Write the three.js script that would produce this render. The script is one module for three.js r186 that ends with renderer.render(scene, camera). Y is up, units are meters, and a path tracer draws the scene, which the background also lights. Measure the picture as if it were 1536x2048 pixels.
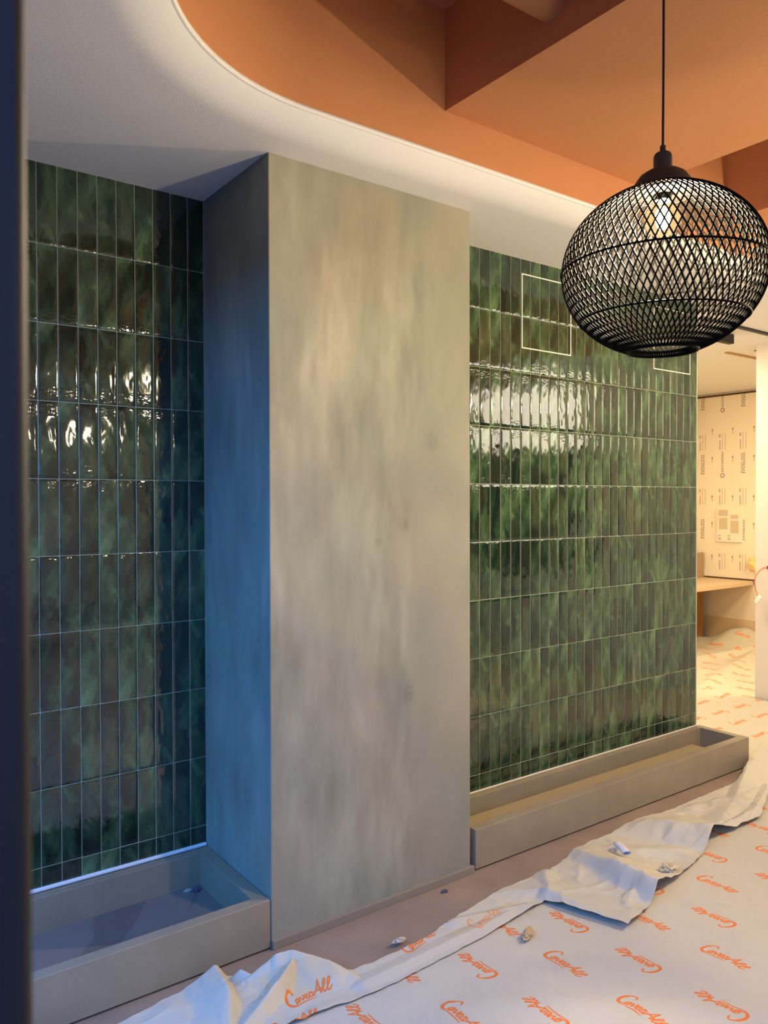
import * as THREE from 'three';
import { RoundedBoxGeometry } from 'three/addons/geometries/RoundedBoxGeometry.js';
import { mergeGeometries } from 'three/addons/utils/BufferGeometryUtils.js';
import { RectAreaLightUniformsLib } from 'three/addons/lights/RectAreaLightUniformsLib.js';

// ------------------------------------------------------------------ camera, sky, exposure, big lights
const scene = new THREE.Scene();
const renderer = new THREE.WebGLRenderer({ antialias: true });
renderer.toneMapping = THREE.LinearToneMapping;
renderer.toneMappingExposure = 1.0;
renderer.shadowMap.enabled = true;
RectAreaLightUniformsLib.init();

// the wall runs along +x, "in" (towards the wall) is -z; the eye stands in the shop doorway
const EYE = 1.404;
const camera = new THREE.PerspectiveCamera(2 * Math.atan(1024 / 1567.4) * 180 / Math.PI, 0.75, 0.05, 100);
camera.position.set(0, EYE, 0);
camera.rotation.order = 'YXZ';
camera.rotation.set(-0.01313, -(Math.PI / 2 - 0.9353), -0.00214);
camera.focus = 2.9;
camera.userData.fStop = 8;
scene.add(camera);

const SKY = new THREE.Color().setRGB(0.40, 1.9, 6.2);        // dusk daylight in front of the shop
scene.background = SKY;
const WARM = new THREE.Color().setRGB(1.0, 0.82, 0.54);      // filament pendants
const PASSAGE = new THREE.Color().setRGB(1.0, 0.85, 0.60);   // lamp over the passage
const BACKROOM = new THREE.Color().setRGB(1.0, 0.78, 0.47);  // lamps of the room behind
const PENDANT_POWER = 7.2;

// ------------------------------------------------------------------ helpers
const V3 = (x, y, z) => new THREE.Vector3(x, y, z);
let seedState = 12345;
const rnd = () => { seedState = (seedState * 1664525 + 1013904223) >>> 0; return seedState / 4294967296; };
const rr = (a, b) => a + (b - a) * rnd();
const lerp = (a, b, t) => a + (b - a) * t;
const clamp = (x, a = 0, b = 1) => Math.min(b, Math.max(a, x));
const smooth = (a, b, x) => { const t = clamp((x - a) / (b - a)); return t * t * (3 - 2 * t); };
const hash = (x, y, s) => { let h = Math.imul(x | 0, 374761393) ^ Math.imul(y | 0, 668265263) ^ Math.imul(s | 0, 2147483647 ^ 0x5bd1e995); h = Math.imul(h ^ (h >>> 13), 1274126177); h ^= h >>> 16; return (h >>> 0) / 4294967296; };
function vnoise(x, y, s = 1) {
  const xi = Math.floor(x), yi = Math.floor(y), fx = x - xi, fy = y - yi;
  const u = fx * fx * (3 - 2 * fx), v = fy * fy * (3 - 2 * fy);
  return lerp(lerp(hash(xi, yi, s), hash(xi + 1, yi, s), u), lerp(hash(xi, yi + 1, s), hash(xi + 1, yi + 1, s), u), v);
}
const fbm = (x, y, s = 1, o = 4) => { let a = 0.5, t = 0, n = 0; for (let i = 0; i < o; i++) { t += a * vnoise(x, y, s + i * 17); n += a; x *= 2.03; y *= 2.03; a *= 0.5; } return t / n; };

const used = new Map();
function numbered(name) { const k = used.get(name) || 0; used.set(name, k + 1); return k ? name + '_' + String(k).padStart(3, '0') : name; }
function shade(o) { o.traverse((m) => { if (m.isMesh) { m.castShadow = true; m.receiveShadow = true; } }); return o; }
function part(name, geo, m, parent) { const o = new THREE.Mesh(geo, m); o.name = name; o.castShadow = o.receiveShadow = true; parent.add(o); return o; }
function struct(name, geo, m, label) { const o = geo ? part(name, geo, m, scene) : new THREE.Group(); if (!geo) { o.name = name; scene.add(o); } o.name = numbered(name); o.userData.kind = 'structure'; if (label) o.userData.label = label; return o; }
function thing(name, label, category, pos = [0, 0, 0], turn = 0, group) {
  const o = new THREE.Group(); o.name = numbered(name); o.position.set(...pos); o.rotation.y = turn; scene.add(o);
  o.userData = { label, category }; if (group) o.userData.group = group; return o;
}
function single(name, geo, m, label, category, group) { const o = part(numbered(name), geo, m, scene); o.userData = { label, category }; if (group) o.userData.group = group; return o; }
// box given by extents; i0/i1 = depth into the wall (world z = -depth)
function bx(x0, x1, y0, y1, i0, i1, r = 0) {
  const w = x1 - x0, h = y1 - y0, d = i1 - i0;
  const g = r ? new RoundedBoxGeometry(w, h, d, 2, r) : new THREE.BoxGeometry(w, h, d);
  g.translate((x0 + x1) / 2, (y0 + y1) / 2, -(i0 + i1) / 2); return g;
}
function planUV(g, f) { const p = g.attributes.position, uv = new Float32Array(p.count * 2); for (let i = 0; i < p.count; i++) { const [u, v] = f(p.getX(i), p.getY(i), p.getZ(i)); uv[2 * i] = u; uv[2 * i + 1] = v; } g.setAttribute('uv', new THREE.BufferAttribute(uv, 2)); return g; }
function tube(points, r, seg = 40, rad = 8) { return new THREE.TubeGeometry(new THREE.CatmullRomCurve3(points), seg, r, rad, false); }
function dataTex(w, h, f, srgb = false, repeat = true) {
  const d = new Uint8Array(w * h * 4);
  for (let y = 0; y < h; y++) for (let x = 0; x < w; x++) { const c = f(x, y), i = 4 * (y * w + x); d[i] = clamp(c[0], 0, 255); d[i + 1] = clamp(c[1], 0, 255); d[i + 2] = clamp(c[2], 0, 255); d[i + 3] = 255; }
  const t = new THREE.DataTexture(d, w, h); t.magFilter = THREE.LinearFilter; t.minFilter = THREE.LinearMipmapLinearFilter; t.generateMipmaps = true;
  if (repeat) t.wrapS = t.wrapT = THREE.RepeatWrapping; if (srgb) t.colorSpace = THREE.SRGBColorSpace; t.needsUpdate = true; return t;
}
const std = (color, roughness = 0.8, extra = {}) => new THREE.MeshStandardMaterial({ color, roughness, ...extra });
const mixc = (a, b, t) => [lerp(a[0], b[0], t), lerp(a[1], b[1], t), lerp(a[2], b[2], t)];

// ------------------------------------------------------------------ measured layout (metres)
const CEIL = 2.488, TOP = 3.01;              // white soffit, deep orange ceiling
const IN_L = 2.670, IN_R = 2.464, IN_C = 2.177;   // tile wall left, tile wall right, pillar front
const CX0 = 1.163, CX1 = 2.008;             // pillar sides
const TW = 0.06292, TH = 0.25, ROW0 = 0.230; // tile pitch and lowest full course
const RX_END = 3.972;                        // free end of the right tile wall
const PIER_X = 5.35, FAR_X = 7.408;

// ------------------------------------------------------------------ materials
const bumpFine = dataTex(256, 256, (x, y) => { const v = 255 * (0.6 * hash(x, y, 3) * 0.5 + 0.7 * fbm(x / 6, y / 6, 9, 3)); return [v, v, v]; });
function bumped(rep) { const t = bumpFine.clone(); t.repeat.set(rep, rep); t.needsUpdate = true; return t; }
const mWhite = std(0xdfdcd8, 0.9, { bumpMap: bumped(4), bumpScale: 0.0004 });
const mOrange = std(new THREE.Color().setRGB(0.5, 0.21, 0.083), 0.85, { bumpMap: bumped(3), bumpScale: 0.0005 });
const mCream = std(0xe8ddcc, 0.85);
const mFloor = std(0xa6907d, 0.75, { map: dataTex(512, 512, (x, y) => { const n = fbm(x / 60, y / 60, 5, 5), g = hash(x, y, 8); const v = 214 + 40 * (n - 0.5) + 14 * (g - 0.5); return [v, v * 0.985, v * 0.965]; }, true) });
const mGrout = std(0x9fa894, 0.9);
const mDark = std(0x0d0e12, 0.5);
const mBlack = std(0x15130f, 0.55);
const mTan = std(0xa98d70, 0.6);
const mTimber = std(0x9c6a30, 0.8);

// plaster on the pillar: lime wash with brushed vertical streaks and small rub marks
const plasterMap = dataTex(1024, 2048, (x, y) => {
  const X = x / 1024 * 0.845, Y = y / 2048 * 2.49;
  const warp = fbm(X * 4, Y * 2, 31, 3) * 0.3;
  let a = fbm(X * 16 + warp * 4, Y * 4.2 + warp, 11, 5), b = fbm(X * 44, Y * 9, 21, 4), c = fbm(X * 3.2, Y * 2.6, 41, 4);
  let v = (0.34 * (a - 0.5) + 0.12 * (b - 0.5)) * smooth(0.3, 0.62, fbm(X * 2.5, Y * 1.6, 33, 3)) * 1.3 + 0.3 * (c - 0.5);
  v += 0.05 * (hash(x, y, 77) - 0.5);
  let marks = 0;
  for (const [mx, my, r] of [[0.53, 1.32, 0.022], [0.415, 1.265, 0.016], [0.55, 0.72, 0.03], [0.66, 1.62, 0.03]]) { const d = Math.hypot((X - mx) * 1.2, Y - my) / r; if (d < 1.6) marks += (1 - smooth(0.4, 1.6, d)) * fbm(X * 120, Y * 90, 61, 3); }
  v -= marks * 0.22;
  const base = mixc([149, 141, 121], [135, 136, 118], clamp(0.5 + 1.6 * (fbm(X * 5, Y * 3, 91, 3) - 0.5)));
  return base.map((k) => k * (1 + 0.62 * v));
}, true);
const mPlaster = std(0xffffff, 0.82, { map: plasterMap, bumpMap: bumped(6), bumpScale: 0.0006 });
const mPlanter = std(0x9b8e75, 0.7, { map: dataTex(256, 256, (x, y) => { const v = 236 + 26 * (fbm(x / 40, y / 40, 6, 4) - 0.5) + 8 * (hash(x, y, 5) - 0.5); return [v, v * 0.99, v * 0.98]; }, true) });
const mSoil = std(0x8a7d70, 0.85, { map: dataTex(512, 256, (x, y) => { const n = fbm(x / 170, y / 130, 16, 5); const s = smooth(0.52, 0.545, n); const v = 196 + 26 * s + 24 * (n - 0.5); return [v, v, v * 1.01]; }, true) });

// ------------------------------------------------------------------ glazed tiles
const VAR = 16;
function tileXY(x, y) { const c = x >> 7, r = y >> 9; return [c + 8 * r, (x & 127) / 127, (y & 511) / 511]; }
const tileMap = dataTex(1024, 1024, (x, y) => {
  const [k, u, v] = tileXY(x, y), s = 100 + k * 31, X = u * 1.0, Y = v * 4.1;
  const w1 = fbm(X * 1.6 + 7, Y * 0.8, s, 3) - 0.5;
  let n = fbm(X * 1.5 + w1 * 1.6, Y * 0.55 + w1 * 0.9, s + 3, 4);
  n = clamp((n - 0.5) * 1.7 + 0.42 + 0.4 * (hash(k, 3, 4) - 0.5));
  const br = smooth(0.48, 0.72, fbm(X * 1.1 + 3, Y * 0.45, s + 9, 3) + 0.3 * (hash(k, 7, 4) - 0.45));
  const grain = (fbm(X * 40, Y * 22, s + 7, 2) - 0.5) * 0.16 + (fbm(X * 14, Y * 5, s + 8, 2) - 0.5) * 0.16;
  let c = n < 0.5 ? mixc([22, 38, 29], [48, 70, 48], n * 2) : mixc([48, 70, 48], [88, 114, 78], n * 2 - 1);
  c = mixc(c, [58, 56, 44], br * 0.45);
  return c.map((q) => q * (1 + grain));
}, true);
const tileBump = dataTex(1024, 1024, (x, y) => {
  const [k, u, v] = tileXY(x, y), s = 300 + k * 13, X = u, Y = v * 4.1;
  const w = fbm(X * 2, Y * 1.4, s, 2);
  const end = smooth(0.55, 1.0, Math.abs(2 * v - 1));
  let h = fbm(X * 1.7 + w, Y * 0.8 + w * 0.6, s + 2, 2) * 0.62 + fbm(X * 4.5, Y * (2 + 2 * end), s + 4, 2) * (0.1 + 0.2 * end);
  const q = 255 * clamp(h); return [q, q, q];
});
const tileTints = [[1, 1, 1], [0.8, 0.82, 0.8], [1.16, 1.16, 1.08], [0.92, 0.88, 0.8], [0.74, 0.78, 0.75], [1.04, 1.08, 1.0]].map((c) => new THREE.MeshPhysicalMaterial({ color: new THREE.Color().setRGB(...c), map: tileMap, bumpMap: tileBump, bumpScale: 0.0022, roughness: 0.06, ior: 1.68, specularIntensity: 1 }));
// pillowed tile: front face grid with rolled edges, skirt at the sides
function tileGeometry(w, h, k, v0 = 0, v1 = 1) {
  const nx = 6, ny = 6, t = 0.0013, xs = [0, 0.035, 0.16, 0.5, 0.84, 0.965, 1], ys = [0, 0.01, 0.06, 0.5, 0.94, 0.99, 1];
  const pos = [], nor = [], uv = [], idx = [];
  const du = [0.30, 0.16, 0.02, 0, -0.02, -0.16, -0.30];
  for (let j = 0; j <= ny; j++) for (let i = 0; i <= nx; i++) {
    const fx = xs[i], fy = ys[j], ex = Math.min(fx, 1 - fx) * w, ey = Math.min(fy, 1 - fy) * h;
    const z = t - 0.0007 * Math.exp(-ex / 0.0012) - 0.0007 * Math.exp(-ey / 0.0012);
    pos.push((fx - 0.5) * w, (fy - 0.5) * h, z);
    const n = V3(-du[i], -du[j], 1).normalize(); nor.push(n.x, n.y, n.z);
    const c = k % 8, r = k >> 3; uv.push((c + 0.02 + 0.96 * fx) / 8, (r + 0.01 + 0.98 * lerp(v0, v1, fy)) / 2);
  }
  const at = (i, j) => j * (nx + 1) + i;
  for (let j = 0; j < ny; j++) for (let i = 0; i < nx; i++) idx.push(at(i, j), at(i + 1, j), at(i + 1, j + 1), at(i, j), at(i + 1, j + 1), at(i, j + 1));
  const rim = [[0, 0, nx, 0, 0, -1], [nx, 0, nx, ny, 1, 0], [nx, ny, 0, ny, 0, 1], [0, ny, 0, 0, -1, 0]];
  for (const [a, b, c, d, n0, n1] of rim) {
    const s = pos.length / 3, P = [at(a, b), at(c, d)];
    for (const q of P) { pos.push(pos[3 * q], pos[3 * q + 1], pos[3 * q + 2]); nor.push(n0, n1, 0); uv.push(uv[2 * q], uv[2 * q + 1]); }
    for (const q of P) { pos.push(pos[3 * q], pos[3 * q + 1], -0.001); nor.push(n0, n1, 0); uv.push(uv[2 * q], uv[2 * q + 1]); }
    idx.push(s, s + 2, s + 1, s + 1, s + 2, s + 3);
  }
  const g = new THREE.BufferGeometry();
  g.setAttribute('position', new THREE.Float32BufferAttribute(pos, 3)); g.setAttribute('normal', new THREE.Float32BufferAttribute(nor, 3)); g.setAttribute('uv', new THREE.Float32BufferAttribute(uv, 2)); g.setIndex(idx); return g;
}
const JOINT = 0.0021, tileFull = [], tileCut = [], tileTop = [], TOP_H = CEIL - ROW0 - 8 * TH;
const CUT_H = ROW0 - 0.157;
for (let k = 0; k < VAR; k++) { tileFull.push(tileGeometry(TW - JOINT, TH - JOINT, k)); tileTop.push(tileGeometry(TW - JOINT, TOP_H - JOINT, k)); tileCut.push(tileGeometry(TW - JOINT, CUT_H - JOINT, k, 0, 0.29)); }
function tileWall(wall, xJoint, colFrom, colTo, xMin, xMax, inn) {
  for (let c = colFrom; c <= colTo; c++) {
    const x0 = xJoint + (c - 1) * TW, xa = Math.max(x0, xMin), xb = Math.min(x0 + TW, xMax);
    if (xb - xa < 0.012) continue;
    for (let r = -1; r < 9; r++) {
      const k = Math.floor(rnd() * VAR), partial = xb - xa < TW - 1e-4;
      let g;
      if (partial) g = tileGeometry(xb - xa - JOINT, (r < 0 ? CUT_H : r === 8 ? TOP_H : TH) - JOINT, k, 0, r < 0 ? 0.29 : 1); else g = r < 0 ? tileCut[k] : r === 8 ? tileTop[k] : tileFull[k];
      const t = part('tile', g, tileTints[Math.floor(rnd() * tileTints.length)], wall);
      t.position.set((xa + xb) / 2, r < 0 ? ROW0 - CUT_H / 2 : r === 8 ? ROW0 + 8 * TH + TOP_H / 2 : ROW0 + (r + 0.5) * TH, -inn + 0.0003 * rnd());
      t.rotation.set(rr(-1, 1) * 0.0032, rr(-1, 1) * 0.004, 0);
      if (rnd() < 0.5) { t.rotation.z = Math.PI; }
    }
  }
}
// ------------------------------------------------------------------ the setting
{
  const floor = struct('floor', bx(-0.2, 7.6, -0.12, 0, -4.2, 5.0), mFloor, 'taupe floor strip beside the drop cloths');
  planUV(floor.geometry, (x, y, z) => [x / 1.1, z / 1.1]);
  const wl = struct('wall_back_left', bx(-0.2, CX0 + 0.02, 0, TOP + 0.1, IN_L, IN_L + 0.15), mGrout, 'green glazed tile wall in the left recess');
  tileWall(wl, 0.5981, -8, 12, 0.06, CX0 - 0.001, IN_L);
  const wr = struct('wall_back_right', bx(CX1 - 0.02, RX_END, 0, TOP + 0.1, IN_R, IN_R + 0.16), mGrout, 'green glazed tile wall right of the pillar');
  tileWall(wr, 2.3277, -4, 30, CX1 + 0.001, RX_END - 0.001, IN_R);
  // thin metal frames of two access hatches set flush in the tiling
  const mFrame = std(0xd9dccf, 0.5);
  for (const [x0, x1, y0, y1] of [[2.583, 2.916, 2.090, 2.424], [3.565, 3.898, 2.094, 2.424]]) {
    const w = 0.005, g = mergeGeometries([bx(x0, x1, y0, y0 + w, IN_R - 0.0030, IN_R + 0.002), bx(x0, x1, y1 - w, y1, IN_R - 0.0030, IN_R + 0.002), bx(x0, x0 + w, y0 + w, y1 - w, IN_R - 0.0030, IN_R + 0.002), bx(x1 - w, x1, y0 + w, y1 - w, IN_R - 0.0030, IN_R + 0.002)]);
    part('access_hatch_frame', g, mFrame, wr);
  }
  // pillar between the recesses
  const pg = bx(CX0, CX1, 0, CEIL + 0.3, IN_C, IN_L + 0.1, 0.004);
  planUV(pg, (x, y, z) => [(x - CX0) / 0.845 + (-z - IN_C) / 0.845 * 0.93, y / 2.49]);
  const pillar = struct('wall_pillar', pg, mPlaster, 'grey beige plastered pillar between the two tiled recesses');
  const sk = struct('baseboard_pillar', bx(CX0, CX1 + 0.012, 0, 0.028, IN_C - 0.012, IN_C + 0.004, 0.002), std(0x867a68, 0.75), 'low taupe skirting strip at the foot of the pillar');
  // white sealant bead under the tiles
  const bead = (x0, x1, inn, h, w) => bx(x0, x1, 0.1565, 0.1565 + h, inn - w, inn + 0.001, Math.min(h, w) * 0.45);
  struct('trim_1', bead(0.06, CX0 - 0.002, IN_L, 0.013, 0.012), std(0xe6e4df, 0.5, { side: THREE.DoubleSide }), 'white sealant line under the left tiles');
  struct('trim_2', bead(CX1 + 0.002, RX_END, IN_R, 0.006, 0.007), std(0xd8d2c4, 0.6, { side: THREE.DoubleSide }), 'pale sealant line under the right tiles');
}
// ceiling: white soffit with a rounded opening, rolled lip, orange coffer above with beams
const HOLE = { x0: 0.556, x1: 4.9, i0: -2.6, i1: 1.956, r: 0.606 };
function holePath() {
  const { x0, x1, i0, i1, r } = HOLE, pts = [];
  const arc = (cx, ci, a0) => { for (let k = 0; k <= 24; k++) { const a = a0 + k / 24 * Math.PI / 2; pts.push([cx + r * Math.cos(a), ci + r * Math.sin(a), Math.cos(a), Math.sin(a)]); } };
  arc(x1 - r, i1 - r, 0); arc(x0 + r, i1 - r, Math.PI / 2); arc(x0 + r, i0 + r, Math.PI); arc(x1 - r, i0 + r, 1.5 * Math.PI);
  return pts;                                                  // counter-clockwise in (x, in); normals point away from the hole
}
function sweepRing(profile) {                                  // profile: [offset outward, y]
  const path = holePath(), n = path.length, m = profile.length, pos = [], idx = [];
  for (let k = 0; k <= n; k++) { const [x, i, nx, ni] = path[k % n]; for (const [o, y] of profile) pos.push(x + nx * o, y, -(i + ni * o)); }
  for (let k = 0; k < n; k++) for (let j = 0; j < m - 1; j++) { const a = k * m + j, b = a + m; idx.push(a, b, a + 1, b, b + 1, a + 1); }
  const g = new THREE.BufferGeometry(); g.setAttribute('position', new THREE.Float32BufferAttribute(pos, 3)); g.setIndex(idx); g.computeVertexNormals(); return planUV(g, (x, y, z) => (profile.length > 3 ? [x, z] : [x + z, y]));
}
{
  const LIPW = 0.125, s = new THREE.Shape();
  s.moveTo(-0.2, -4.2); s.lineTo(7.6, -4.2); s.lineTo(7.6, 5.0); s.lineTo(-0.2, 5.0); s.closePath();
  const h = new THREE.Path(); holePath().forEach(([x, i, nx, ni], k) => { const q = [x + nx * LIPW, i + ni * LIPW]; k ? h.lineTo(...q) : h.moveTo(...q); }); h.closePath(); s.holes.push(h);
  const flat = new THREE.ShapeGeometry(s, 4); flat.rotateX(-Math.PI / 2); flat.translate(0, CEIL, 0);
  planUV(flat, (x, y, z) => [x, z]);
  { const id = flat.index.array; for (let k = 0; k < id.length; k += 3) { const t = id[k]; id[k] = id[k + 1]; id[k + 1] = t; } flat.computeVertexNormals(); }
  const slab = struct('ceiling', flat, mWhite, 'white soffit ceiling around the orange recess');
  const prof = []; for (let k = 0; k <= 12; k++) { const t = k / 12; prof.push([LIPW * (1 - t), CEIL + 0.042 * Math.pow(t, 1.95)]); }
  part('rolled_edge', sweepRing(prof), mWhite, slab);
  const E0 = CEIL + 0.042;
  part('edge_bead', sweepRing([[0.004, E0 - 0.002], [-0.003, E0 - 0.003], [-0.006, E0 + 0.002], [-0.006, E0 + 0.01], [0.001, E0 + 0.012]]), mWhite, slab);
  struct('ceiling_recess_side', sweepRing([[0, E0], [0, TOP]]), mOrange, 'orange upright side of the ceiling recess');
  struct('ceiling_recess_top', bx(0.4, 5.1, TOP, TOP + 0.08, -2.8, 2.1), mOrange, 'dark orange top of the ceiling recess');
  const beam = (x0, x1, l) => struct('ceiling_beam', bx(x0, x1, 2.681, TOP + 0.02, HOLE.i0 + 0.01, HOLE.i1 - 0.0005), mOrange, l);
  beam(1.694, 2.746, 'wide orange ceiling beam above the pendant lamp'); beam(3.383, 4.36, 'second orange ceiling beam, farther right');
  // shell
  struct('roof', bx(-0.3, 7.7, TOP + 0.1, TOP + 0.2, -4.3, 5.1), mWhite);
  struct('wall_front', bx(-0.2, 7.6, 0, TOP + 0.1, -4.35, -4.2), mCream);
  struct('wall_pier', bx(PIER_X, PIER_X + 0.12, 0, CEIL + 0.002, -4.2, 2.87), std(0xd0c8bc, 0.85), 'plain cream wall end at the right edge');
  struct('wall_far', bx(FAR_X + 0.012, FAR_X + 0.15, 0, TOP, -0.2, 5.0), mCream);
  struct('wall_backroom', bx(RX_END - 0.3, FAR_X + 0.1, 0, TOP, 4.72, 4.85), mCream);
  struct('wall_backroom_left', bx(RX_END - 0.16, RX_END - 0.001, 0, TOP, IN_R + 0.16, 4.8), mCream);
  struct('wall_backroom_right', bx(PIER_X + 0.12, FAR_X + 0.1, 0, TOP, 0.9, 1.0), mCream);
}
// shop front at the street: posts, head and sill of the glazing that lets the blue daylight in
{
  const sf = thing('shopfront_frame', 'dark upright shopfront frame at the left edge beside the camera', 'frame', [0, 0, 0]);
  const post = (i0, i1) => part('post', bx(-0.05, 0.0748, 0, CEIL + 0.05, i0, i1, 0.006), mDark, sf);
  post(0.345, 0.42); post(2.60, 2.669); post(-0.62, -0.55); post(-2.4, -2.32); post(-4.19, -4.12);
  part('head', bx(-0.05, 0.06, 2.36, TOP + 0.1, 0.42, 2.60, 0.004), mDark, sf);
  part('head', bx(-0.05, 0.06, 2.36, TOP + 0.1, -4.12, 0.345, 0.004), mDark, sf);
  part('sill', bx(-0.05, 0.06, 0, 0.06, 0.42, 2.60, 0.004), mDark, sf);
  part('sill', bx(-0.05, 0.06, 0, 0.9, -4.12, -0.62, 0.004), mDark, sf);
  struct('street', bx(-9, -0.2, -0.25, -0.02, -14, 14), std(0x1e1e20, 0.9));
  const b = thing('street_building', 'dark building across the street, outside the picture', 'building', [-8.4, 0, 0]);
  part('facade', bx(-0.3, 0, 0, 3.6, -14, 14), std(0x4a4a4c, 0.9), b);
}
// ------------------------------------------------------------------ planters
function planter(name, label, x0, x1, i0, i1, h, rims, base) {
  const t = thing(name, label, 'planter', [x0, 0, -i0]);
  const L = x1 - x0, D = i1 - i0, [rf, rb, rl, rrr] = rims;
  const b = (n, a, bb, c, d, e, f, m = mPlanter, r = 0.0025) => { const g = bx(a, bb, c, d, e, f, r); planUV(g, (x, y, z) => [x * 1.4 + z, y * 1.4 + z * 0.7]); return part(n, g, m, t); };
  b('front_panel', 0, L, 0.006, h, 0, rf);
  b('back_panel', 0, L, 0.006, h, D - rb, D);
  if (rl) b('end_panel', 0, rl, 0.006, h - 0.0005, rf, D - rb);
  b('end_panel', L - rrr, L, 0.006, h - 0.0005, rf, D - rb);
  b('bottom', rl, L - rrr, 0.006, base, rf, D - rb, mSoil, 0);
  b('shadow_gap_plinth', 0.012, L - 0.012, 0, 0.008, 0.012, D, mBlack, 0);  // black strip stands for the shade in the gap under the panels
  return t;
}
planter('planter_box', 'low empty taupe planter box in the left recess beside the dark frame', 0.08, CX0 - 0.003, IN_C, IN_L - 0.012, 0.157, [0.042, 0.036, 0.045, 0.045], 0.045);
const pr = planter('planter_box', 'long narrow taupe planter box under the right green tile wall', 2.033, 3.997, IN_C - 0.002, IN_R - 0.002, 0.157, [0.045, 0.034, 0.02, 0.042], 0.03);
// pale inner ledge board of the long planter
part('inner_ledge', bx(0.02, 1.70, 0.03, 0.128, 0.05, 0.165, 0.003), std(0x9d8a66, 0.75), pr);

// ------------------------------------------------------------------ drop cloths
// printed lettering, drawn as brush strokes on an arched baseline
function coverAll(ctx, len, color) {
  const u = len / 8.6;
  ctx.strokeStyle = color; ctx.fillStyle = color; ctx.lineCap = 'round'; ctx.lineJoin = 'round';
  const G = [
    [0.75, 1.5, (c) => { c.moveTo(1.25, 1.25); c.bezierCurveTo(1.35, 1.75, 0.75, 1.8, 0.35, 1.35); c.bezierCurveTo(-0.25, 0.65, -0.05, -0.15, 0.55, -0.1); c.bezierCurveTo(0.95, -0.05, 1.2, 0.2, 1.35, 0.45); }],
    [2.0, 1, (c) => { c.moveTo(0.45, 0.9); c.bezierCurveTo(-0.1, 0.9, -0.2, 0, 0.25, 0); c.bezierCurveTo(0.75, 0, 0.9, 0.85, 0.45, 0.9); c.quadraticCurveTo(0.6, 0.65, 0.95, 0.75); }],
    [2.9, 1, (c) => { c.moveTo(0, 0.85); c.quadraticCurveTo(0.2, 0.9, 0.2, 0.1); c.bezierCurveTo(0.5, 0.1, 0.85, 0.6, 0.7, 0.95); c.quadraticCurveTo(0.85, 0.7, 1, 0.75); }],
    [3.75, 1, (c) => { c.moveTo(0.1, 0.4); c.bezierCurveTo(0.6, 0.4, 0.75, 0.9, 0.4, 0.9); c.bezierCurveTo(-0.05, 0.85, -0.1, 0, 0.35, 0); c.quadraticCurveTo(0.65, 0, 0.8, 0.3); }],
    [4.5, 1, (c) => { c.moveTo(0.05, 0); c.quadraticCurveTo(0.1, 0.6, 0.25, 1.0); c.quadraticCurveTo(0.35, 0.8, 0.7, 0.85); c.bezierCurveTo(0.5, 0.3, 0.5, -0.1, 0.9, 0.05); }],
    [5.2, 1.45, (c) => { c.moveTo(-0.25, 0); c.quadraticCurveTo(0.35, 0.1, 0.85, 1.25); c.lineTo(0.95, 0); c.moveTo(0.2, 0.42); c.quadraticCurveTo(0.6, 0.5, 1.15, 0.4); }],
    [6.65, 1.35, (c) => { c.moveTo(0.05, 0.2); c.bezierCurveTo(0.6, 0.7, 0.75, 1.2, 0.5, 1.2); c.bezierCurveTo(0.25, 1.2, 0.1, 0, 0.45, 0); c.quadraticCurveTo(0.6, 0.05, 0.7, 0.25); }],
    [7.4, 1.35, (c) => { c.moveTo(0.05, 0.2); c.bezierCurveTo(0.6, 0.7, 0.75, 1.2, 0.5, 1.2); c.bezierCurveTo(0.25, 1.2, 0.1, 0, 0.45, 0); c.quadraticCurveTo(0.65, 0.05, 0.8, 0.35); }],
  ];
  const R = 13;
  for (const [x, sc, f] of G) {
    const s = x - 4.3 + 0.4, a = s / R;
    ctx.save(); ctx.scale(u, -u); ctx.translate(R * Math.sin(a), R * Math.cos(a) - R - 0.2); ctx.rotate(-a); ctx.transform(1, 0, 0.22, 1, 0, 0); ctx.translate(-0.4, 0); ctx.scale(sc * 0.98, sc * 1.15); ctx.lineWidth = 0.29 / sc;
    ctx.beginPath(); f(ctx); ctx.stroke(); if (sc > 1.48) { ctx.lineWidth = 0.34; ctx.beginPath(); ctx.moveTo(0.35, 1.35); ctx.bezierCurveTo(-0.2, 0.7, -0.05, 0.1, 0.3, -0.05); ctx.stroke(); } ctx.restore();
  }
  ctx.save(); ctx.scale(u, -u); ctx.beginPath(); ctx.moveTo(-2.9, -1.0); ctx.quadraticCurveTo(-0.9, -0.35, 1.1, -0.85); ctx.quadraticCurveTo(-0.9, -0.62, -2.9, -1.0); ctx.lineWidth = 0.16; ctx.stroke(); ctx.fill(); ctx.restore();
}
const PAPER = '#c0b8a4', INK = '#dd7432';
function canvasTex(w, h, draw, wrap = true) {
  const c = document.createElement('canvas'); c.width = w; c.height = h; const x = c.getContext('2d'); draw(x, w, h);
  const t = new THREE.CanvasTexture(c); t.colorSpace = THREE.SRGBColorSpace; t.magFilter = THREE.LinearFilter; t.anisotropy = 8; if (wrap) t.wrapS = t.wrapT = THREE.RepeatWrapping; return t;
}
function speckle(ctx, w, h, n, tint) { for (let k = 0; k < n; k++) { ctx.fillStyle = tint(k); ctx.globalAlpha = rr(0.03, 0.13); ctx.beginPath(); ctx.ellipse(rnd() * w, rnd() * h, rr(3, w * 0.05), rr(2, h * 0.03), rnd() * 3, 0, 7); ctx.fill(); } ctx.globalAlpha = 1; }
const PX = 0.415, PZ = 0.27;
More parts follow.
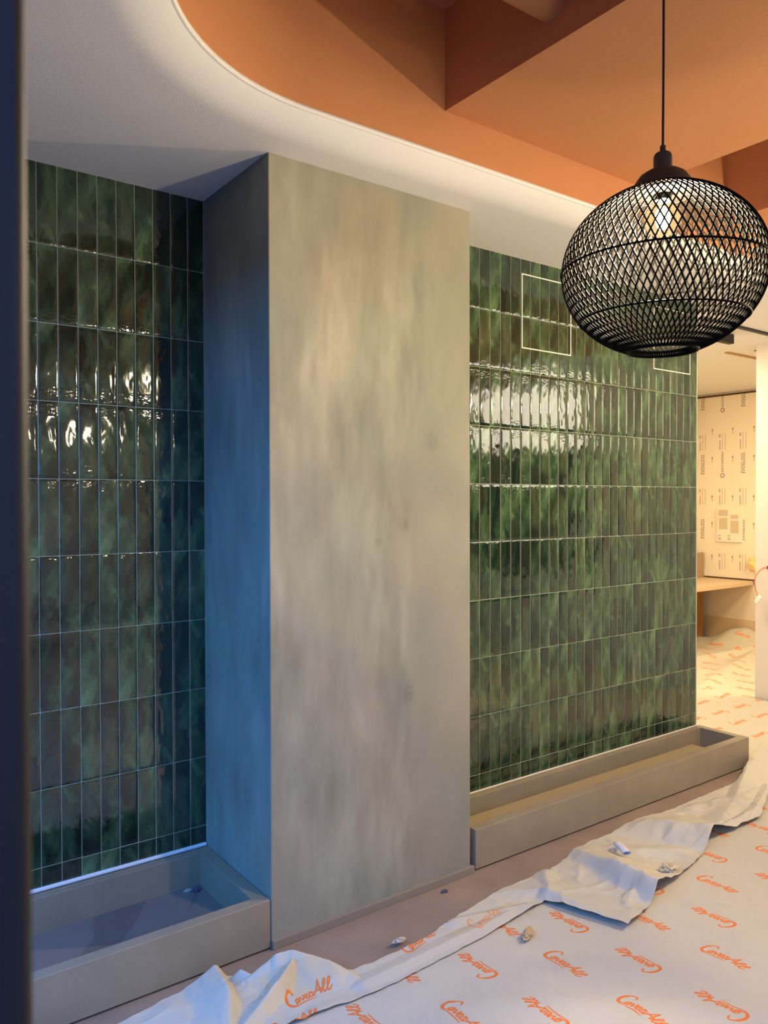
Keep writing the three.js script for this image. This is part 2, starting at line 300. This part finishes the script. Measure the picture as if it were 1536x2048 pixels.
// two by two print repeats
const printTex = canvasTex(2048, 1332, (c, w, h) => {
  c.fillStyle = PAPER; c.fillRect(0, 0, w, h);
  speckle(c, w, h, 160, (k) => (k % 3 ? '#aea08c' : '#cdc4b3'));
  const m = w / (2 * PX), X = (x) => x * m, Y = (z) => h - z * m;
  for (let a = -1; a < 3; a++) for (let b = -1; b < 3; b++) {
    c.save(); c.translate(X(0.165 + a * PX), Y(0.225 + b * PZ)); c.rotate(Math.PI / 2); coverAll(c, 0.152 * m, INK); c.restore();
    c.save(); c.translate(X(0.375 + a * PX), Y(0.092 + b * PZ)); c.rotate(-Math.PI / 2); coverAll(c, 0.152 * m, INK); c.restore();
  }
  for (let k = 0; k < 70; k++) { c.fillStyle = '#5b4f44'; c.globalAlpha = rr(0.15, 0.6); c.beginPath(); c.arc(rnd() * w, rnd() * h, rr(0.8, 2.4), 0, 7); c.fill(); } c.globalAlpha = 1;
});
const clothBump = dataTex(512, 512, (x, y) => { const a = Math.abs(fbm(x / 40, y / 40, 51, 4) - 0.5), b = Math.abs(fbm(x / 17 + 9, y / 60, 57, 3) - 0.5); const v = 255 * clamp(0.25 + 1.6 * Math.min(a, b * 1.3) + 0.1 * hash(x, y, 2)); return [v, v, v]; });
function clothMat(map, bump = 0.004) { return new THREE.MeshStandardMaterial({ color: 0xffffff, map, roughness: 0.82, bumpMap: clothBump, bumpScale: bump, side: THREE.DoubleSide }); }
const mPrint = clothMat(printTex, 0.0022);
// grid cloth over plan region: fn(s, t) -> [x, in, y]
function cloth(nu, nv, fn, uvf, keep) {
  const pos = [], idx = [];
  for (let j = 0; j <= nv; j++) for (let i = 0; i <= nu; i++) { const [x, inn, y] = fn(i / nu, j / nv); pos.push(x, y, -inn); }
  for (let j = 0; j < nv; j++) for (let i = 0; i < nu; i++) { const a = j * (nu + 1) + i; if (keep && !keep(pos[3 * a], -pos[3 * a + 2])) continue; idx.push(a, a + 1, a + nu + 2, a, a + nu + 2, a + nu + 1); }
  const g = new THREE.BufferGeometry(); g.setAttribute('position', new THREE.Float32BufferAttribute(pos, 3)); g.setIndex(idx); g.computeVertexNormals();
  return planUV(g, (x, y, z) => uvf(x, -z));
}
function segDist(px, pz, a, b) { const dx = b[0] - a[0], dz = b[1] - a[1], L2 = dx * dx + dz * dz, t = clamp(((px - a[0]) * dx + (pz - a[1]) * dz) / L2), ex = px - a[0] - t * dx, ez = pz - a[1] - t * dz; return [Math.hypot(ex, ez), t, dx * (pz - a[1]) - dz * (px - a[0])]; }
// folds: crest lines with their height and the width of the slope on either side
const ridge = (x, z, list) => { let m = 0; for (const [a, b, h0, h1, wl, wr] of list) { const [d, t, side] = segDist(x, z, a, b); const w = side > 0 ? wl : wr; if (d < w) { const k = 1 - d / w; m = Math.max(m, lerp(h0, h1, t) * (0.6 * k + 0.4 * k * k * (3 - 2 * k))); } } return m; };
{
  const creases = [[[1.45, 1.62], [2.35, 0.9], 0.006, 0.004, 0.02, 0.05], [[1.2, 0.6], [3.4, 1.72], 0.005, 0.004, 0.03, 0.03], [[1.05, 1.75], [1.75, 1.45], 0.004, 0.005, 0.02, 0.04], [[2.2, 1.25], [3.2, 1.3], 0.005, 0.006, 0.12, 0.08]];
  const g = cloth(260, 180, (s, t) => { const x = lerp(0.16, 5.3, s), z = lerp(-3.4, 1.9, t); const n = fbm(x * 2.3, z * 2.3, 71, 3) - 0.5; return [x, z, 0.004 + 0.008 * clamp(n + 0.3) + ridge(x, z, creases) + 0.0015 * fbm(x * 14, z * 14, 73, 2)]; }, (x, i) => [x / (2 * PX), i / (2 * PZ)]);
  single('drop_cloth', g, mPrint, 'large white printed drop cloth spread flat over the floor in the foreground', 'drop cloth');
}
// passage and back room cloths: the print runs the other way
{
  const g = cloth(60, 60, (s, t) => { const x = lerp(3.85, 5.32, s), z = lerp(1.75, 3.24, t); const edge = 0.006 * smooth(0.9, 1, s); return [x, z, 0.014 + 0.006 * fbm(x * 3, z * 3, 81, 3) + edge + ridge(x, z, [[[5.1, 3.25], [5.32, 3.1], 0.03, 0.02, 0.08, 0.08]])]; }, (x, i) => [-i / (2 * PX) + 0.1, x / (2 * PZ)], (x, z) => !(x < 4.02 && z > 2.1));
  single('drop_cloth', g, mPrint, 'brightly lit printed drop cloth on the passage floor past the long planter', 'drop cloth');
  const g2 = cloth(90, 110, (s, t) => { const x = lerp(5.2, 7.34, s), z = lerp(2.88, 4.62, t); return [x, z, 0.004 + 0.012 * fbm(x * 2.6, z * 2.6, 83, 3) + ridge(x, z, [[[5.4, 3.3], [7.0, 3.75], 0.02, 0.03, 0.1, 0.1], [[6.2, 3.9], [7.1, 3.8], 0.03, 0.05, 0.12, 0.1]])]; }, (x, i) => [x / (2 * PX) + 0.2, i / (2 * PZ)]);
  single('drop_cloth', g2, mPrint, 'rumpled printed drop cloth on the back room floor in front of the counter', 'drop cloth');
  const g3 = cloth(50, 30, (s, t) => { const z = lerp(3.75, 4.45, s), y0 = 0.14 * Math.sin(Math.PI * clamp(s * 1.15)) * (0.7 + 0.6 * fbm(z * 6, 1, 87, 3)); return [lerp(6.95, 7.39, t), z + 0.03 * fbm(t * 4, s * 6, 88, 2), 0.02 + y0 * smooth(0, 1, t) - 0.012 * (1 - smooth(0, 0.3, t)) + 0.03 * fbm(s * 7, t * 4, 89, 3) * Math.sin(Math.PI * t)]; }, (x, i) => [x / (2 * PX), i / (2 * PZ)]);
  single('drop_cloth', g3, mPrint, 'bunched drop cloth pushed up against the wall under the counter', 'drop cloth');
}
// crumpled border cloth along the planters and the pillar
{
  const outer = [[0.30, 2.06], [0.678, 2.099], [0.813, 2.125], [0.965, 2.135], [1.02, 2.085], [1.10, 2.045], [1.18, 2.03], [1.239, 1.969], [1.30, 1.923], [1.395, 1.917], [1.579, 1.925], [1.699, 1.954], [1.85, 1.982], [1.993, 2.005], [2.253, 2.001], [2.565, 2.065], [2.841, 2.073], [3.167, 2.069], [3.70, 2.075], [3.93, 2.14], [4.04, 2.165], [4.30, 2.24]];
  const inner = [[0.30, 1.82], [0.68, 1.815], [0.82, 1.815], [0.93, 1.815], [1.0, 1.815], [1.06, 1.81], [1.12, 1.808], [1.22, 1.798], [1.30, 1.793], [1.403, 1.793], [1.58, 1.803], [1.70, 1.812], [1.86, 1.826], [2.05, 1.846], [2.139, 1.565], [2.40, 1.63], [2.78, 1.712], [3.0, 1.765], [3.36, 1.775], [3.68, 1.90], [3.85, 1.93], [4.25, 1.96]];
  const along = (L, s) => { const f = s * (L.length - 1), k = Math.min(L.length - 2, Math.floor(f)), t = f - k; return [lerp(L[k][0], L[k + 1][0], t), lerp(L[k][1], L[k + 1][1], t)]; };
  const folds = [
    [[2.436, 2.06], [2.40, 1.83], 0.014, 0.058, 0.20, 0.055], [[2.40, 1.83], [2.385, 1.63], 0.058, 0.062, 0.20, 0.06],
    [[2.80, 2.06], [2.90, 1.88], 0.014, 0.06, 0.24, 0.09], [[2.90, 1.88], [2.95, 1.76], 0.06, 0.072, 0.24, 0.11],
    [[2.20, 1.98], [2.09, 1.86], 0.02, 0.03, 0.06, 0.05], [[2.02, 1.95], [2.12, 1.88], 0.006, 0.022, 0.06, 0.04], [[2.09, 1.85], [2.14, 1.58], 0.028, 0.014, 0.16, 0.05],
    [[1.00, 2.04], [1.10, 2.035], 0.012, 0.062, 0.03, 0.06], [[1.10, 2.035], [1.15, 2.02], 0.064, 0.066, 0.04, 0.07], [[1.15, 2.02], [1.23, 1.95], 0.066, 0.04, 0.03, 0.09], [[1.23, 1.95], [1.27, 1.90], 0.04, 0.014, 0.03, 0.06],
    [[1.13, 1.985], [1.0, 1.91], 0.06, 0.03, 0.03, 0.035], [[1.0, 1.91], [0.86, 1.83], 0.03, 0.016, 0.03, 0.05],
    [[0.955, 2.13], [0.93, 1.98], 0.035, 0.04, 0.03, 0.10], [[0.93, 1.98], [0.87, 1.86], 0.04, 0.012, 0.03, 0.10],
    [[1.01, 2.08], [1.04, 2.0], 0.028, 0.012, 0.03, 0.03],
    [[3.05, 1.80], [3.40, 1.92], 0.03, 0.022, 0.10, 0.06], [[3.40, 1.92], [3.80, 2.08], 0.022, 0.04, 0.05, 0.14], [[3.80, 2.08], [4.04, 2.20], 0.04, 0.06, 0.05, 0.14], [[4.04, 2.20], [4.30, 2.21], 0.06, 0.05, 0.04, 0.2],
    [[2.98, 1.79], [3.36, 1.80], 0.03, 0.026, 0.06, 0.04], [[3.36, 1.80], [3.70, 1.92], 0.026, 0.03, 0.06, 0.03],
    [[2.55, 1.95], [2.75, 1.80], 0.012, 0.014, 0.08, 0.05], [[2.25, 1.66], [2.36, 1.70], 0.01, 0.016, 0.03, 0.03], [[1.72, 1.94], [1.98, 1.86], 0.01, 0.012, 0.03, 0.05],
    [[1.28, 1.84], [1.9, 1.86], 0.012, 0.012, 0.05, 0.04],
  ];
  const fn = (s, t) => {
    const a = along(outer, s), b = along(inner, s), x = lerp(a[0], b[0], t), z = lerp(a[1], b[1], t), wild = smooth(1.7, 2.2, x) * 0.8 + (1 - smooth(1.0, 1.35, x)) * 0.5;
    const cr = Math.abs(fbm(x * 9, z * 9, 93, 3) - 0.5) * 2, cr2 = Math.abs(fbm(x * 22 + 3, z * 16, 95, 3) - 0.5) * 2;
    const y = 0.010 + ridge(x, z, folds) + wild * (0.012 * cr * smooth(0, 0.15, t) + 0.006 * cr2 + 0.010 * Math.pow(1 - Math.abs(fbm(x * 6 + 2, z * 8, 107, 2) - 0.5) * 2, 6) * smooth(0, 0.2, t)) + 0.004 * smooth(0.8, 1, t);
    return [x + 0.006 * wild * (fbm(x * 25, z * 25, 97, 2) - 0.5), z + 0.008 * (fbm(x * 30, t * 3, 99, 2) - 0.5), y];
  };
  const tex = canvasTex(2048, 768, (c, w, h) => {               // plan area x 0.3 .. 2.3, in 1.5 .. 2.25
    c.fillStyle = PAPER; c.fillRect(0, 0, w, h); speckle(c, w, h, 90, (k) => (k % 2 ? '#c2b08c' : '#cdc4b3'));
    const m = w / 2, P = (x, z) => [(x - 0.3) * m, h - (z - 1.5) * m];
    c.fillStyle = '#bfae8a'; c.globalAlpha = 0.55; c.beginPath(); for (const q of [[1.62, 1.885], [1.66, 1.86], [1.98, 1.885], [1.95, 1.925], [1.75, 1.915]]) c.lineTo(...P(...q)); c.fill();
    c.beginPath(); for (const q of [[0.98, 2.03], [1.10, 1.90], [1.24, 1.90], [1.22, 1.97], [1.12, 2.0]]) c.lineTo(...P(...q)); c.fill(); c.globalAlpha = 1;
    const word = (x, z, a, al = 1) => { c.save(); c.translate(...P(x, z)); c.rotate(a); c.globalAlpha = al; coverAll(c, 0.15 * m, INK); c.restore(); };
    word(1.545, 1.915, -0.25); word(1.125, 1.888, -0.05); word(1.80, 1.875, -0.2, 0.45); word(1.03, 1.80, -0.1);
    for (let k = 0; k < 60; k++) { c.fillStyle = '#5b4f44'; c.globalAlpha = rr(0.2, 0.6); c.beginPath(); c.arc(rnd() * w, rnd() * h, rr(0.7, 2), 0, 7); c.fill(); }
  }, false);
  const g = cloth(800, 84, fn, (x, i) => [(x - 0.3) / 2, (i - 1.5) / 0.75]);
  single('drop_cloth', g, clothMat(tex, 0.0035), 'crumpled cloth strip with raised folds along the planters and the pillar foot', 'drop cloth');
}
// ------------------------------------------------------------------ scraps
function scrap(name, label, pos, size, m, seed, flat = 0.5) {
  const g = new THREE.IcosahedronGeometry(1, 3), p = g.attributes.position;
  for (let k = 0; k < p.count; k++) { const v = V3().fromBufferAttribute(p, k), n = 0.55 + 0.9 * Math.abs(fbm(v.x * 2.2 + seed, v.y * 2.2 + v.z * 1.7, seed, 3) - 0.5) * 2; p.setXYZ(k, v.x * n * size[0], (v.y * n * flat + 0.45 * flat) * size[1], v.z * n * size[2]); }
  const f = g.toNonIndexed ? g : g; f.computeVertexNormals(); const o = single(name, f, m, label, 'scrap'); o.position.set(pos[0], pos[1], -pos[2]); return o;
}
const mScrapTan = std(0xb59a74, 0.6), mScrapPale = std(0xb3a995, 0.6), mScrapDark = std(0x4a4b55, 0.7);
scrap('paper_scrap', 'small dark grey chip on the bare floor below the pillar', [1.835, 0.001, 2.125], [0.016, 0.012, 0.010], mScrapDark, 5);
scrap('paper_scrap', 'pale torn scrap at the border between bare floor and cloth', [1.50, 0.012, 1.955], [0.026, 0.016, 0.014], mScrapPale, 8);
scrap('tape_scrap', 'twisted tan tape scrap lying on the flat printed cloth', [1.845, 0.012, 1.735], [0.045, 0.03, 0.018], mScrapTan, 12).rotation.y = 0.5;
scrap('tape_scrap', 'crumpled clear tape bunch at the torn edge of the crumpled strip', [2.56, 0.036, 1.70], [0.04, 0.03, 0.03], new THREE.MeshPhysicalMaterial({ color: 0xb8aa8c, roughness: 0.4, clearcoat: 0.6 }), 17);
{ const g = tube([V3(-0.045, 0.004, 0), V3(-0.02, 0.012, 0.004), V3(0.02, 0.013, 0), V3(0.045, 0.005, -0.004)], 0.012, 24, 10); g.scale(1, 0.8, 1.35); const o = single('plastic_scrap', g, std(0xd0cfd2, 0.3), 'white curled plastic scrap resting on the crumpled strip', 'scrap'); o.position.set(2.55, 0.045, -1.90); o.rotation.y = -2.15; }
scrap('debris_clump', 'small clump of debris in the corner of the left planter', [1.085, 0.045, 2.58], [0.02, 0.02, 0.012], mScrapDark, 21);
scrap('debris_clump', 'pale debris chip on the bottom of the left planter', [1.06, 0.045, 2.598], [0.018, 0.012, 0.01], mScrapPale, 25);

// ------------------------------------------------------------------ pendant lamps
const LAMP = { r: 0.222, b: 0.19, c: 1.925, y0: 1.746, y1: 2.105 };
const mWeave = new THREE.MeshPhysicalMaterial({ color: new THREE.Color().setRGB(0.0026, 0.0021, 0.0016), roughness: 0.6, specularIntensity: 0.12 }), mCap = std(0x3c3932, 0.55), mCord = std(0x1c1714, 0.7);
const mBulbCore = std(0xffffff, 0.5, { emissive: new THREE.Color().setRGB(1, 0.86, 0.55), emissiveIntensity: 22 });
const mBulbGlass = new THREE.MeshBasicMaterial({ color: new THREE.Color().setRGB(1.25, 0.85, 0.36), transparent: true, opacity: 0.45 });   // amber glowing globe
function stripGeometry(dir, off) {
  const pts = [], n = 30, a0 = Math.asin((LAMP.y0 - LAMP.c) / LAMP.b), a1 = Math.asin((LAMP.y1 - LAMP.c) / LAMP.b);
  let s = 0, last = null; const raw = [];
  for (let k = 0; k <= n; k++) { const a = lerp(a0, a1, k / n), r = (LAMP.r + off) * Math.cos(a), y = LAMP.b * Math.sin(a); if (last) s += Math.hypot(r - last[0], y - last[1]); last = [r, y]; raw.push([r, y, s]); }
  for (const [r, y, q] of raw) { const f = dir * 2.1 * (q - s / 2); pts.push(V3(r * Math.cos(f), y + LAMP.c, r * Math.sin(f))); }
  // tail turned inwards through the lower ring
  const f0 = dir * 2.1 * (-s / 2); const r0 = raw[0][0];
  pts.unshift(V3((r0 - 0.012) * Math.cos(f0 - dir * 0.12), LAMP.y0 + 0.010, (r0 - 0.012) * Math.sin(f0 - dir * 0.12)), V3((r0 - 0.003) * Math.cos(f0 - dir * 0.05), LAMP.y0 - 0.001, (r0 - 0.003) * Math.sin(f0 - dir * 0.05)));
  return tube(pts, 0.0019, 44, 5);
}
const stripA = stripGeometry(1, 0.001), stripB = stripGeometry(-1, -0.0015);
const ringAt = (y, t, off = 0.002) => { const r = (LAMP.r + off) * Math.sqrt(Math.max(0, 1 - ((y - LAMP.c) / LAMP.b) ** 2)); const g = new THREE.TorusGeometry(r, t, 6, 72); g.rotateX(Math.PI / 2); g.translate(0, y, 0); return g; };
function pendant(label, x, inn, top, power = PENDANT_POWER) {
  const L = thing('pendant_lamp', label, 'lamp', [x, 0, -inn]);
  const shadeRing = part('woven_shade', ringAt(LAMP.y0, 0.0045), mWeave, L);
  const N = 80;
  for (let k = 0; k < N; k++) for (const g of [stripA, stripB]) { const m = part('strip', g, mWeave, shadeRing); m.rotation.y = (k + (g === stripB ? 0.5 : 0)) / N * Math.PI * 2; }
  for (const y of [1.928, 1.815, LAMP.y1]) part('ring', ringAt(y, 0.0024, 0.003), mWeave, shadeRing);
  const cap = new THREE.LatheGeometry([[0.0665, 2.097], [0.0655, 2.108], [0.061, 2.125], [0.051, 2.139], [0.037, 2.148], [0.021, 2.152], [0.0205, 2.154], [0.0205, 2.182], [0.018, 2.189], [0.012, 2.193], [0.007, 2.194], [0.0065, 2.196], [0.0065, 2.207], [0.004, 2.209], [0.0001, 2.209]].map((q) => new THREE.Vector2(...q)), 40);
  part('cap', cap, mCap, L);
  part('added_cap_liner', new THREE.CylinderGeometry(0.066, 0.066, 0.003, 40).translate(0, 2.0985, 0), mWeave, L);  // added black disc, keeps the bulb from lighting the cap inside
  part('cord', tube([V3(0, 2.2, 0), V3(0.0006, 2.45, 0.0008), V3(0, top, 0)], 0.0028, 16, 8), mCord, L);
  const rose = new THREE.CylinderGeometry(0.045, 0.05, 0.025, 32); rose.translate(0, top - 0.0125, 0); part('ceiling_rose', rose, mCap, L);
  const sock = new THREE.CylinderGeometry(0.017, 0.019, 0.05, 24); sock.translate(0, 2.108, 0); part('socket', sock, mBlack, L);
  const bulb = part('bulb', new THREE.SphereGeometry(0.040, 32, 24).translate(0, 2.042, 0), mBulbGlass, L);
  const core = new THREE.SphereGeometry(0.017, 20, 16); core.scale(1, 1.6, 1); core.translate(0, 2.045, 0); part('filament', core, mBulbCore, bulb);
  const p = new THREE.PointLight(WARM, power); p.position.set(0, 2.042, 0); p.castShadow = true; p.shadow.radius = 1.1; L.add(p);
  return L;
}
pendant('black woven rattan pendant lamp with lit bulb hanging from the orange ceiling', 1.568, 1.060, TOP);
pendant('black woven pendant lamp, unseen, added off to the right to brighten that side', 3.50, 0.85, 2.681, 24);  // added lamp: warms the right tiles, long planter and cloths
pendant('black woven pendant lamp behind the camera, outside the picture', 1.95, -1.86, CEIL + 0.5, 4.4);

// ------------------------------------------------------------------ lights of the rest of the place
function panelLight(name, label, x, y, inn, w, d, power, color, face) {
  const t = thing(name, label, 'light', [x, y, -inn]);
  const m = std(0xffffff, 0.6, { emissive: color, emissiveIntensity: power * 0.2 });
  const l = new THREE.RectAreaLight(color, power, w, d); l.castShadow = true;
  if (face === 'down') { part('diffuser', new RoundedBoxGeometry(w, 0.012, d, 1, 0.003).translate(0, -0.008, 0), m, t); l.position.y = -0.02; l.rotation.x = -Math.PI / 2; }
  else { part('diffuser', new RoundedBoxGeometry(0.012, d, w, 1, 0.003).translate(-0.008, 0, 0), m, t); l.position.x = -0.02; l.rotation.y = -Math.PI / 2; }
  t.add(l);
}
panelLight('ceiling_light', 'warm ceiling light of the back room hidden behind the pier', 6.45, CEIL, 2.3, 0.9, 0.5, 36, BACKROOM, 'down');
panelLight('ceiling_light', 'warm ceiling light of the passage hidden behind the tile wall', 4.75, CEIL, 3.45, 0.5, 0.5, 46, PASSAGE, 'down');
panelLight('wall_light_panel', 'bright lit panel high on the side wall, mirrored in the tiles', PIER_X, 2.19, -0.26, 1.5, 0.56, 6.0, new THREE.Color().setRGB(1, 0.88, 0.68), 'side');
single('wall_panelling', bx(PIER_X - 0.03, PIER_X - 0.0005, 0.75, 1.86, -2.4, 0.5, 0.004), std(0x2b2a24, 0.6), 'dark wall panelling under the lit panel, mirrored in the tiles', 'panelling');

// ------------------------------------------------------------------ back room fittings
{
  const film = canvasTex(1024, 1280, (c, w, h) => {
    c.fillStyle = '#eee3cd'; c.fillRect(0, 0, w, h);
    const m = w / 1.45, X = (i) => (4.75 - i) * m, Y = (y) => (2.455 - y) * m;
    const up = (i, y, f) => { c.save(); c.translate(X(i), Y(y)); c.rotate(-Math.PI / 2); f(); c.restore(); };
    c.textAlign = 'center'; c.textBaseline = 'middle';
    const rows = [2.43, 1.777, 1.12, 0.47];
    for (const i of [4.53, 4.10, 3.67]) for (const y of rows) up(i, y, () => { c.fillStyle = '#8f7c70'; c.font = 'bold 40px sans-serif'; c.save(); c.scale(0.72, 1); c.fillText('EVOGLOSS', 0, 0); c.restore(); });
    for (const i of [4.315, 3.885]) for (const y of [2.43, 1.777, 1.12]) up(i, y, () => { if (i > 4 && y === 1.12) return; c.fillStyle = '#9b8478'; c.font = 'bold 24px sans-serif'; c.fillText('KASTAMONU', 14, 0); c.strokeStyle = '#9a7f92'; c.lineWidth = 7; c.beginPath(); c.arc(-82, 0, 13, 0, 7); c.stroke(); });
    for (const i of [4.425, 4.207, 3.99]) for (const y of [2.12, 1.84, 1.45, 1.18, 0.85]) { c.fillStyle = '#7d6a55'; c.beginPath(); c.moveTo(X(i), Y(y) - 11); c.lineTo(X(i) + 7, Y(y) + 4); c.lineTo(X(i) - 7, Y(y) + 4); c.fill(); c.fillRect(X(i) - 1.5, Y(y), 3, 34); }
    for (const i of [4.53, 4.315, 4.10]) for (const y of [2.0, 1.45, 0.80]) up(i, y, () => { c.fillStyle = '#b09c88'; c.globalAlpha = 0.8; for (let k = 0; k < 3; k++) c.fillRect(-58, -24 + k * 21, k ? 116 : 66, k ? 4 : 9); c.fillRect(30, -27, 24, 12); c.globalAlpha = 1; });
  }, false);
  const mFilm = new THREE.MeshPhysicalMaterial({ map: film, roughness: 0.32, clearcoat: 0.3, clearcoatRoughness: 0.2 });
  const pg = bx(FAR_X - 0.006, FAR_X + 0.012, 0.64, 2.455, 3.3, 4.71); planUV(pg, (x, y, z) => [(4.75 + z) / 1.45, (y - 0.64) / 1.815]);
  single('wall_panel', pg, mFilm, 'cream wall panel in printed protective film in the back room', 'panel');
  struct('trim_3', bx(FAR_X - 0.008, FAR_X + 0.012, 2.455, 2.472, 3.2, 4.71), std(0x4a3418, 0.8), 'dark line along the top of the film covered panel');
  struct('trim_4', bx(FAR_X - 0.012, FAR_X + 0.012, 0.626, 0.64, 3.3, 4.5), std(0x4a3418, 0.8), 'dark line between panel and counter');
  const ct = thing('counter', 'low pale wooden counter along the back room wall', 'counter', [6.5, 0, -4.35]);
  part('counter_top', bx(-0.9, 0.894, 0.585, 0.626, -0.36, 0.36, 0.003), std(0xcdb594, 0.5), ct);
  part('upstand', bx(-0.9, 0.894, 0.626, 0.878, 0.16, 0.19, 0.003), mTan, ct);
  part('timber_post', bx(0.68, 0.775, 0, 0.585, 0.10, 0.17, 0.003), mTimber, ct);
  part('under_panel', bx(0.60, 0.68, 0, 0.585, 0.14, 0.30, 0.003), std(0x5c3d1c, 0.8), ct);
  single('lower_wall_panel', bx(FAR_X - 0.004, FAR_X + 0.012, 0.02, 0.585, 3.3, 4.6), std(0xe2d2bc, 0.7), 'beige wall panel below the counter', 'panel');
  single('masking_sheet', bx(FAR_X - 0.010, FAR_X - 0.004, 0.02, 0.236, 3.3, 4.5), std(0xcdb494, 0.7), 'beige masking sheet along the foot of the wall below the counter', 'sheet');
  const note = thing('instruction_sleeve', 'printed sheet in a clear sleeve taped to the film covered panel', 'sheet', [FAR_X - 0.006, 0, -4.23]);
  const sheet = canvasTex(256, 320, (c, w, h) => { c.fillStyle = '#f1e6d2'; c.fillRect(0, 0, w, h); c.fillStyle = '#cdbda4'; c.fillRect(14, 14, 100, 60); c.fillRect(20, 90, 90, 110); c.fillRect(140, 60, 80, 40); c.fillRect(140, 115, 84, 120); c.fillStyle = '#83725f'; c.font = 'bold 34px sans-serif'; for (const x of [40, 138]) { c.save(); c.translate(x, 300); c.rotate(-Math.PI / 2); c.fillText('8.1', 0, 0); c.restore(); } }, false);
  const sg = bx(-0.02, 0, 0.995, 1.33, -0.13, 0.13, 0.003); planUV(sg, (x, y, z) => [(z + 0.13) / 0.26, (y - 0.995) / 0.335]); part('printed_sheet', sg, std(0xffffff, 0.4, { map: sheet }), note);
  const w = scrap('tape_wad', 'yellow crumpled tape wad stuck low on the film covered panel', [FAR_X - 0.035, 0.75, 3.97], [0.03, 0.09, 0.09], std(0xe8cf8c, 0.6), 33, 1.0);
  // ceiling fittings
  single('ceiling_track', bx(4.25, PIER_X - 0.001, CEIL - 0.012, CEIL - 0.0005, 2.60, 2.632, 0.002), mBlack, 'thin black track across the ceiling at the right edge', 'track');
  single('track_spotlight', bx(4.66, 4.87, CEIL - 0.062, CEIL - 0.0005, 2.76, 2.80, 0.004), mBlack, 'small black fitting under the ceiling peeking out right of the lamp', 'fitting');
  single('slot_diffuser', bx(5.40, 6.6, CEIL - 0.006, CEIL - 0.0005, 3.10, 3.14, 0.001), std(0xa8824c, 0.7), 'long thin air slot in the back room ceiling', 'air slot');
  single('slot_diffuser', bx(5.50, 6.7, CEIL - 0.006, CEIL - 0.0005, 2.93, 2.97, 0.001), std(0x7a6038, 0.7), 'second air slot cut off by the pier at the right', 'air slot');
  // orange wire with connector on the pier
  const wire = thing('wire', 'orange wire with white connector sticking out of the cream wall end', 'wire', [PIER_X, 0, 0]);
  part('lead', tube([V3(0, 0.944, -2.775), V3(-0.05, 0.935, -2.80), V3(-0.07, 0.87, -2.835), V3(-0.05, 0.80, -2.845), V3(-0.045, 0.745, -2.83)], 0.0035, 40, 8), std(0xd9743c, 0.5), wire);
  const pl = part('connector', new RoundedBoxGeometry(0.022, 0.06, 0.03, 2, 0.006), std(0xefece6, 0.4), wire); pl.position.set(-0.045, 0.72, -2.825); pl.rotation.set(0.6, 0, 0.1);
  const grm = new THREE.CylinderGeometry(0.012, 0.012, 0.012, 16); grm.rotateZ(Math.PI / 2); grm.translate(-0.006, 0.944, -2.775); part('grommet', grm, std(0x6e3a2a, 0.6), wire);
  // pipe in the ceiling recess and cable right of the beam
  single('ceiling_pipe', tube([V3(0.7, 2.80, -1.50), V3(1.2, 2.80, -1.50), V3(1.71, 2.80, -1.50)], 0.05, 20, 20), mOrange, 'orange painted pipe crossing the ceiling recess into the beam', 'pipe');
  single('ceiling_cable', tube([V3(2.9, 2.985, -1.55), V3(3.1, 2.975, -1.66), V3(3.25, 2.975, -1.62), V3(3.34, 2.98, -1.5)], 0.01, 30, 8), std(0x5a2c14, 0.7), 'thin dark cable curving across the recess right of the beam', 'cable');
}
shade(scene);
renderer.render(scene, camera);
